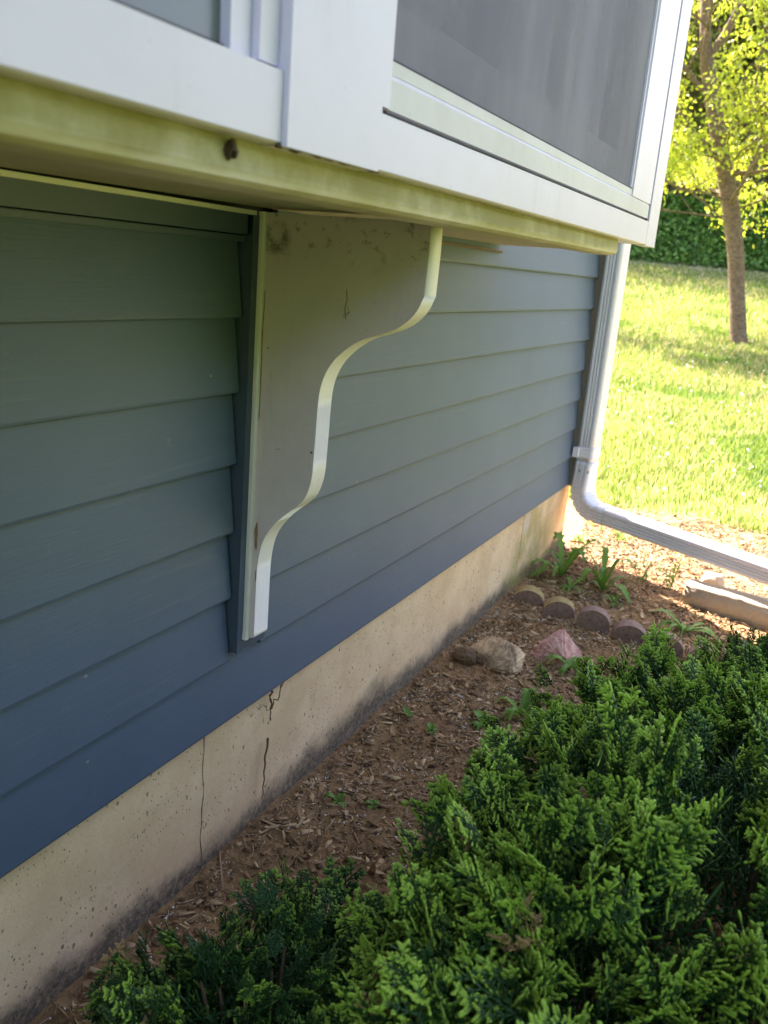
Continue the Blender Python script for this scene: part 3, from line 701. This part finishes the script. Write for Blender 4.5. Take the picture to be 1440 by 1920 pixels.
weed(2.0, -.36, .07, 7, 'small pale weed behind the tallest edging brick', seed=15, rise=.5, w=.12, stalks=1)
weed(1.33, -.37, .10, 8, 'jagged dandelion rosette in front of the pink stone', seed=6, rise=.45, lob=.75, w=.18)
weed(1.90, -.64, .14, 9, 'spreading dandelion rosette behind the far edging bricks', seed=7, rise=.4, lob=.5, w=.15)
weed(.93, -.33, .10, 8, 'jagged dandelion rosette touching the shrub tips', seed=8, rise=.5, lob=.7, w=.18)
weed(.82, -.26, .06, 6, 'broad leaved seedling left of the shrub tips', seed=9, rise=.4, lob=.3, w=.25)
weed(.72, -.15, .028, 5, 'tiny bright seedling on bare soil between shrub and wall', seed=10, rise=.6, lob=.1, w=.3, cat='seedling')
weed(.30, -.10, .03, 6, 'tiny bright seedling near the foundation below the vine', seed=11, rise=.6, lob=.1, w=.3, cat='seedling')
weed(.34, -.17, .022, 5, 'smallest seedling in the mulch left of the shrub', seed=12, rise=.6, lob=.1, w=.3, cat='seedling')
weed(2.9, -.2, .09, 8, 'sunlit weed on bare dirt behind the downspout elbow', seed=13, rise=.4, lob=.5)
weed(2.75, -.05, .09, 9, 'sunlit weed at the far foot of the house corner', seed=16, rise=.5, lob=.5)
n = 1; V, Q, T, at = instance_np(lv, lq, None, rand_rots(1, .3) * .06, np.array([[.74, -.07, gh(.74, -.07) + .012]]), None, np.array([.2]))
o = link('fallen_leaf', np_mesh('fallen_leaf', V, Q, T, at), 'weed', None, True); tag(o, 'single long green leaf fallen on the soil by the foundation', 'leaf')

# ------------------------------------------------------------------ arborvitae shrubs
def frond_template(seed, coarse=False):
    rr = random.Random(seed); V = []; Q = []; A = []
    def seg(p0, p1, w, th, a0, a1, bulge=1.25):
        p0 = np.array(p0); p1 = np.array(p1); d = p1 - p0; L = np.linalg.norm(d) + 1e-9; d = d / L
        s_ = np.cross([0, 1, 0], d); s_ /= np.linalg.norm(s_) + 1e-9; nn = np.array([0, 1., 0]); i0 = len(V)
        rings = ((0, .6), (.45, bulge), (.85, 1.15), (1.0, .3)) if not coarse else ((0, .7), (.6, 1.2), (1, .3))
        for t, k in rings:
            c_ = p0 + d * L * t
            for u, v in ((1, 0), (0, 1), (-1, 0), (0, -1)): V.append(c_ + s_ * w * k * u + nn * th * k * v); A.append(a0 + (a1 - a0) * t)
        for r in range(len(rings) - 1):
            for k in range(4): a = i0 + r * 4 + k; b = i0 + r * 4 + (k + 1) % 4; Q.append((a, b, b + 4, a + 4))
        Q.append((i0 + (len(rings) - 1) * 4 + 0, i0 + (len(rings) - 1) * 4 + 1, i0 + (len(rings) - 1) * 4 + 2, i0 + (len(rings) - 1) * 4 + 3))
    # axis along +Z, plane XZ, thickness Y, gently curling towards -Y
    curl = rr.uniform(-.1, .45)
    def pos(t, x): return np.array([x, -curl * (t * t) - .25 * abs(x) ** 1.5, t])
    def tipcol(u): return .1 + .9 * u ** 2.2
    nseg = 7 if not coarse else 4
    for i in range(nseg): seg(pos(i / nseg, 0), pos((i + 1) / nseg, 0), .020, .013, tipcol(i / nseg), tipcol((i + 1) / nseg), 1.2)
    def twig(p0, ang, L, u0, dep):
        m2 = max(1, int(round(L / .11))); p_ = np.array(p0); kink = rr.uniform(-.12, .12)
        for k in range(m2):
            a = ang + kink * k - .10 * math.copysign(1, ang) * k
            q_ = p_ + np.array([math.sin(a), -.10 * k / m2 + rr.uniform(-.06, .06), math.cos(a)]) * (L / m2)
            ua, ub = min(1, u0 + .5 * (k / m2)), min(1, u0 + .5 * ((k + 1) / m2) + (.2 if k == m2 - 1 else 0))
            last = k == m2 - 1
            seg(p_, q_, .0160 if not last else .019, .0125, tipcol(ua), tipcol(ub), 1.25 if not last else 1.5)
            if dep < 2 and not coarse and k < m2:
                for s2 in (-1, 1):
                    if rr.random() < (.85 if dep == 0 else .25): twig(q_ if not last else (p_ + q_) / 2, a + s2 * R(rr.uniform(34, 52)), L * rr.uniform(.28, .42), ub, dep + 1)
            p_ = q_
    nb = 5 if not coarse else 4
    for i in range(nb):
        for sgn in (-1, 1):
            t = .12 + .72 * i / nb + (.07 if sgn > 0 else 0) + rr.uniform(-.03, .03)
            twig(pos(t, 0), sgn * R(rr.uniform(34, 50)), (.56 - .40 * t) * rr.uniform(.7, 1.2), .15 + .55 * t, 0)
    return np.array(V), np.array(Q), np.array(A)
FT = [frond_template(s) for s in range(4)]; FC = [frond_template(s + 20, True) for s in range(2)]
def shrub(name, c, rad, n, size, label, seed, dead=.015, nbr=150, tone=0):
    global rng
    g_ = np.random.default_rng(seed)
    root = empty(name, (c[0], c[1], 0), label, 'shrub')
    tb = Tubes(); Vs = []; Qs = []; av = []; aw = []; off = 0
    def surf(m_, k0, k1):
        d = g_.normal(size=(m_, 3)); d[:, 2] = np.abs(d[:, 2]) * 1.1 - .15; d /= np.linalg.norm(d, axis=1, keepdims=True)
        lump_ = np.array([1 + .16 * noise.noise(Vector(v) * 2.6 + Vector((seed, 0, 0))) + .10 * noise.noise(Vector(v) * 6 + Vector((0, seed, 0))) for v in d])
        k = g_.uniform(k0, k1, m_) * lump_
        e = np.abs(d) ** (2 / 2.6) * np.sign(d)
        p = e * k[:, None] * np.array(rad) + np.array([0, 0, c[2]])
        nrm = d / np.array(rad); nrm /= np.linalg.norm(nrm, axis=1, keepdims=True)
        return p, nrm
    bp, bn = surf(nbr, .80, 1.0)                          # branch ends; each carries a fan of sprays
    bd = bn + np.array([0, 0, .55]) + g_.normal(0, .25, (len(bp), 3)); bd /= np.linalg.norm(bd, axis=1, keepdims=True)
    for tmpl, m_, k0, k1, sz, up in ([(t, n // 4, 1, 1, size, .0) for t in FT] + [(t, n // 5, .45, .75, size * 1.3, .5) for t in FC]):
        if k0 == 1:
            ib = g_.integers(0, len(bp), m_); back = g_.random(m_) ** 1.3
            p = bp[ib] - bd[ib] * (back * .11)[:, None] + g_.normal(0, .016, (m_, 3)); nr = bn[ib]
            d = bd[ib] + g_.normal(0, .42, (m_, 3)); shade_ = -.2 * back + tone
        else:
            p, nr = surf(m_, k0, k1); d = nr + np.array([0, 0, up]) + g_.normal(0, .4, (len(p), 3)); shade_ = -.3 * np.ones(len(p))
        ok = p[:, 2] > .02; p, d, shade_ = p[ok], d[ok], shade_[ok]; m2 = len(p)
        F = frames(d, g_.uniform(0, np.pi * 2, m2)); s_ = sz * g_.uniform(.55, 1.3, m2)
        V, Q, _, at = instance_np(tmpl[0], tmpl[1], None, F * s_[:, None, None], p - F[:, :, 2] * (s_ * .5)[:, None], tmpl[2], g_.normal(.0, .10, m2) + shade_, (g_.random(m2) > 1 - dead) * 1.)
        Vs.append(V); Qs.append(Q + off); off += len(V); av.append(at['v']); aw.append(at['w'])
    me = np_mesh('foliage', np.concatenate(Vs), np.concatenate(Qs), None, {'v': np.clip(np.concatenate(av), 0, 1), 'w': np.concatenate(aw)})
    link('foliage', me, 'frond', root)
    for i in range(26):
        p, _ = surf(1, .75, .85); e = p[0]; b_ = np.array([e[0] * .08, e[1] * .08, .0]); mid = (b_ + e) / 2 + np.array([e[0] * .15, e[1] * .15, -.03])
        t = np.linspace(0, 1, 8)[:, None]; pts = (1 - t) ** 2 * b_ + 2 * t * (1 - t) * mid + t * t * e
        tb.add(pts, np.linspace(.009, .002, 8), 6)
    link('stems', tb.mesh('stems'), 'twig', root, True)
    return root
shrub('arborvitae_shrub', (-.03, -.90, .18), (.64, .47, .40), 3900, .076, 'large rounded arborvitae shrub with bright tips filling the lower right', 3, .02, 330)
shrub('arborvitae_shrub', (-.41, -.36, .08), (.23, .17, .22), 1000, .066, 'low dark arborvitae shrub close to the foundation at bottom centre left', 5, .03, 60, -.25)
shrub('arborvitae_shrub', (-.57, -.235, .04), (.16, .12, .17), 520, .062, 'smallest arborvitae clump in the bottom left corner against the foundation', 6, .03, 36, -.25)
shrub('arborvitae_shrub', (.86, -1.02, .14), (.30, .30, .26), 900, .075, 'smaller darker arborvitae shrub at the right edge behind the large one', 9, .02, 80, -.12)

# ------------------------------------------------------------------ lawn
def blades(n, smin, smax, lmin, lmax, hh, ww, pw, mask=True):
    s = smin + (smax - smin) * rng.random(n) ** pw; a = rng.uniform(lmin, lmax, n); l = a * s
    x = -1.25 + UX * s + UY * l; y = -.88 + UY * s - UX * l
    keep = np.ones(n, bool)
    for i in range(n):
        nz = noise.noise(Vector((x[i] * .9, y[i] * .9, 0))) + .5 * noise.noise(Vector((x[i] * 4, y[i] * 4, 3)))
        lim = 3.55 + .35 * noise.noise(Vector((x[i] * 3, y[i] * 3, 8)))
        if x[i] < lim and rng.random() < .975: keep[i] = False
        if x[i] < 2.75: keep[i] = False
        if y[i] > -.02 and x[i] < 2.8: keep[i] = False
        if nz > .38 and rng.random() < .5: keep[i] = False
    s, x, y = s[keep], x[keep], y[keep]; n = len(s)
    z = np.array([gh(p, q_) for p, q_ in zip(x, y)]) - .004
    h = hh * rng.uniform(.4, 1.2, n) * (1 + s / 18); w = ww * rng.uniform(.6, 1.3, n) * (1 + s / 7)
    tv = np.array([(-.5, 0, 0), (.5, 0, 0), (-.38, .12, .5), (.38, .12, .5), (0, .45, 1)])
    az = rng.uniform(0, 2 * np.pi, n); c_, s_ = np.cos(az), np.sin(az); o = np.zeros(n); lean = rng.uniform(.2, 1.5, n)
    m_ = np.stack([np.stack([c_ * w, -s_ * h * lean, o], 1), np.stack([s_ * w, c_ * h * lean, o], 1), np.stack([o, o, h], 1)], 1)
    patch = np.array([.5 + .35 * noise.noise(Vector((p * .7, q_ * .7, 20))) for p, q_ in zip(x, y)])
    return instance_np(tv, np.array([(0, 1, 3, 2)]), np.array([(2, 3, 4)]), m_, np.stack([x, y, z], 1), np.array([-.1, -.1, .05, .05, .15]), np.clip(patch + rng.normal(0, .36, n), 0, 1), np.where(rng.random(n) < .22, 1., 0.) * (patch > .38))
V, Q, T, at = blades(150000, 3.6, 15, .10, .62, .045, .0045, 1.0)
tag(link('grass', np_mesh('grass', V, Q, T, at), 'grass'), 'sunlit yellow green lawn grass beyond the house corner', 'grass', kind='stuff')
V, Q, T, at = blades(70000, 14, 28.2, .16, .58, .05, .006, 1.1)
tag(link('grass', np_mesh('grass', V, Q, T, at), 'grass'), 'bright lawn grass on the far rise below the ivy bank', 'grass', kind='stuff')
n = 260; s = rng.uniform(5, 14, n); l = rng.uniform(.15, .6, n) * s; x = -1.25 + UX * s + UY * l; y = -.88 + UY * s - UX * l
p = np.stack([x, y, [gh(a, b) + .05 for a, b in zip(x, y)]], 1)
V, Q, T, at = instance_np(octv, None, octt, rand_rots(n, 1) * rng.uniform(.015, .03, n)[:, None, None], p, None, rng.random(n))
tag(link('clover_flowers', np_mesh('clover_flowers', V, Q, T, at), 'clover'), 'scattered white clover heads in the lawn', 'flowers', kind='stuff')

# ------------------------------------------------------------------ ivy bank
def leafquad():
    return np.array([(0, 0, 0), (.33, .42, .08), (0, 1, -.05), (-.33, .42, .08)]), np.array([(0, 1, 2, 3)])
lt, ltq = leafquad()
n = 34000; s = 28.55 + 3.6 * rng.random(n); l = rng.uniform(2, 19, n); x = -1.25 + UX * s + UY * l; y = -.88 + UY * s - UX * l
z = np.array([terrain(a, b) + .18 * noise.noise(Vector((a * 1.1, b * 1.1, 0))) + .08 * noise.noise(Vector((a * 3, b * 3, 0))) for a, b in zip(x, y)]) + rng.uniform(.0, .28, n)
m_ = rand_rots(n, 1.5) * rng.uniform(.10, .20, n)[:, None, None]
V, Q, T, at = instance_np(lt, ltq, None, m_, np.stack([x, y, z], 1), None, rng.random(n))
tag(link('ivy', np_mesh('ivy', V, Q, T, at), 'ivy'), 'dense dark green ivy covering the bank behind the lawn', 'ivy', kind='stuff')

# ------------------------------------------------------------------ unseen leafy blocker added behind the camera to darken the shaded wall
n = 30000; x = rng.uniform(-16, .8, n); z = 3.2 * rng.random(n); y = -4.3 + rng.uniform(-.5, .5, n) - .3 * np.abs(rng.normal(size=n))
V, Q, T, at = instance_np(lt, ltq, None, rand_rots(n, 2) * rng.uniform(.2, .34, n)[:, None, None], np.stack([x, y, z], 1), None, rng.random(n))
tag(link('hedge', np_mesh('hedge', V, Q, T, at), 'ivy'), 'long tall dark hedge across the garden behind the photographer', 'hedge')

# ------------------------------------------------------------------ trees
def make_tree(name, loc, trunk, limbs, seed, leaves, lsz, label, barkm, leafm, levels, clump, group=None, leaf_lo=.0):
    g_ = random.Random(seed); root = empty(name, loc, label, 'tree', group); tb = Tubes(); tips = []
    def rv(k): return np.array([g_.gauss(0, k) for _ in range(3)])
    def branch(p, d, L, r, lev):
        n_ = 6; pts = [p]; d = d / np.linalg.norm(d)
        for i in range(n_):
            d = d + rv(.16) + np.array([0, 0, .05 if lev < 2 else -.05]); d /= np.linalg.norm(d); pts.append(pts[-1] + d * L / n_)
        tb.add(pts, np.linspace(r, r * .35, n_ + 1), 7 if lev < 1 else 5 if lev < 2 else 4)
        if lev >= levels - 1:
            for q_ in pts[2:]: tips.append((q_, d))
        if lev < levels:
            for k in range(4 if lev < 2 else 3):
                i = g_.randint(2, n_); nd = d + rv(.62); branch(np.array(pts[i]), nd, L * g_.uniform(.45, .7), r * .5, lev + 1)
    tb.add([t[0] for t in trunk], [t[1] for t in trunk], 16)
    for (p, d, L, r) in limbs: branch(np.array(p, float), np.array(d, float), L, r, 0)
    link('trunk', tb.mesh('trunk'), barkm, root, True)
    n_ = leaves; idx = [g_.randrange(len(tips)) for _ in range(n_ // clump)]
    P = np.repeat(np.array([tips[i][0] for i in idx]), clump, 0); n_ = len(P)
    gg = np.random.default_rng(seed); P = P + gg.normal(0, lsz * 1.3, (n_, 3)); 
    d = gg.normal(0, .8, (n_, 3)) + np.array([0, 0, -.45]); F = frames(d, gg.uniform(0, 6.28, n_)); s_ = lsz * gg.uniform(.6, 1.25, n_)
    tv = np.array([(0, 0, 0), (.22, .05, .35), (.17, .1, .7), (0, .02, 1.05), (-.17, .1, .7), (-.22, .05, .35)]); 
    V, Q, T, at = instance_np(tv, np.array([(0, 1, 2, 3), (0, 3, 4, 5)]), None, F * s_[:, None, None], P, None, gg.random(n_), gg.random(n_))
    link('crown', np_mesh('crown', V, Q, T, at), leafm, root)
    return root
TB = np.array((12.934, .206, .467))
tp = [((12.9, .13, .30), .155), ((12.925, .19, .45), .135), ((12.96, .24, .62), .118), ((13.068, .36, 1.133), .113), ((13.193, .495, 1.739), .118), ((13.296, .672, 2.342), .122), ((13.401, .943, 3.09), .118), ((13.505, 1.214, 3.838), .112), ((13.59, 1.40, 4.4), .112), ((13.64, 1.5, 4.7), .085), ((13.78, 1.62, 5.35), .075), ((14.0, 1.8, 6.4), .055)]
trunk = [(tuple(np.array(p_) - TB), r__) for p_, r__ in tp]
A_ = lambda x, y, z: tuple(np.array((x, y, z)) - TB)
limbs = [(A_(13.3, .7, 2.4), (-.6, -1, .2), 1.7, .016), (A_(13.3, .72, 2.5), (-.5, 1, .15), 1.7, .018), (A_(13.4, .9, 3.0), (-.9, -.6, .15), 1.8, .018), (A_(13.4, .95, 3.1), (-.4, 1, .05), 1.9, .018), (A_(13.45, 1.1, 3.4), (-.3, -1, .1), 2.1, .02), (A_(13.6, 1.42, 4.5), (.42, -.45, .85), 2.3, .075), (A_(13.55, 1.3, 4.0), (.05, .45, .8), 1.8, .05), (A_(14.0, 1.8, 6.3), (.2, .2, 1), 2.0, .05),
         (A_(13.2, .55, 2.15), (-.3, .9, .22), 1.8, .016), (A_(13.3, .7, 2.45), (-.9, -.2, .35), 1.9, .035), (A_(13.3, .72, 2.5), (.7, .7, .35), 2.0, .035),
         (A_(13.35, .85, 2.9), (-.1, -1, .35), 2.2, .04), (A_(13.4, .93, 3.05), (-.6, .8, .3), 2.0, .04), (A_(13.45, 1.1, 3.4), (-.8, -.5, .5), 2.0, .04), (A_(13.5, 1.2, 3.8), (.2, -1, .45), 2.3, .045),
         (A_(13.5, 1.2, 3.9), (-.5, .9, .5), 2.0, .04), (A_(13.25, .65, 2.3), (-.5, 1, .1), 1.8, .015), (A_(13.9, 1.7, 5.8), (-.5, -1, .4), 2.0, .045), (A_(13.9, 1.7, 5.9), (.3, .9, .5), 2.0, .045)]
make_tree('maple_tree', tuple(TB), trunk, limbs, 4, 30000, .08, 'young tree with leaning brown trunk and bright yellow green leaves on the lawn', 'bark', 'treeleaf', 3, 5)
# wood behind the bank
wl = ['slim tree', 'thick tree', 'forked tree', 'tall tree']
protos = []
for k in range(3):
    H = 9 + 2 * k; g_ = random.Random(50 + k)
    tr = [((0, 0, -.3), .20), ((.05, 0, H * .25), .16), ((.12, .05, H * .5), .12), ((.1, .1, H * .8), .06), ((.1, .1, H), .02)]
    lm = [((.08, .03, H * h_), (math.cos(a_), math.sin(a_), .5), H * (.34 - .16 * h_), .05) for h_, a_ in [(.06 + .88 * g_.random() ** 1.5, g_.uniform(0, 6.28)) for _ in range(26)]]
    protos.append(make_tree('woodland_tree', (0, 0, 0), tr, lm, 60 + k, 18000, .21, 'x', 'gbark', 'woodleaf', 2, 4))
spots = [(33.5, 7.6, 0), (34.5, 9.6, 1), (33.0, 11.4, 2), (34.2, 13.4, 0), (36.5, 8.4, 2), (37.5, 10.6, 1), (37.0, 12.9, 0), (39.5, 9.6, 0), (41, 12, 2), (40.5, 14.5, 1), (42, 7.8, 1), (35, 16, 2), (44, 10.5, 2), (45, 13.5, 0), (34, 5.2, 1), (38.5, 16.5, 0)]
wlab = ['nearest woodland tree just left of the young tree, rooted above the ivy bank', 'woodland tree directly behind the leaning trunk of the young tree', 'woodland tree above the ivy bank right of the leaning trunk', 'woodland tree at the right edge above the ivy bank', 'second row woodland tree seen beside the window trim', 'second row woodland tree behind the fork of the young tree', 'second row woodland tree near the right edge of the picture', 'third row woodland tree behind the leaning trunk', 'deep woodland tree right of the young tree crown', 'deep woodland tree at the far right of the picture', 'deep woodland tree close beside the window trim', 'woodland tree outside the right edge above the ivy', 'farthest woodland tree behind the young tree fork', 'farthest woodland tree at the right of the wood', 'woodland tree hidden behind the bay window end trim', 'woodland tree at far right beyond the ivy bank']
used = set()
for i, ((s, l, k), lb) in enumerate(zip(spots, wlab)):
    x, y = uv2xy(s, l); p = protos[k]
    if k not in used: used.add(k); o = p
    else:
        o = p.copy(); COL.objects.link(o)
        for ch in list(p.children):
            c = ch.copy(); COL.objects.link(c); c.parent = o
    o.location = (x, y, terrain(x, y)); o.rotation_euler.z = i * 1.9; sc = .85 + .08 * (i % 5); o.scale = (sc, sc, sc)
    tag(o, lb, 'tree', 'trees in the wood behind the bank')
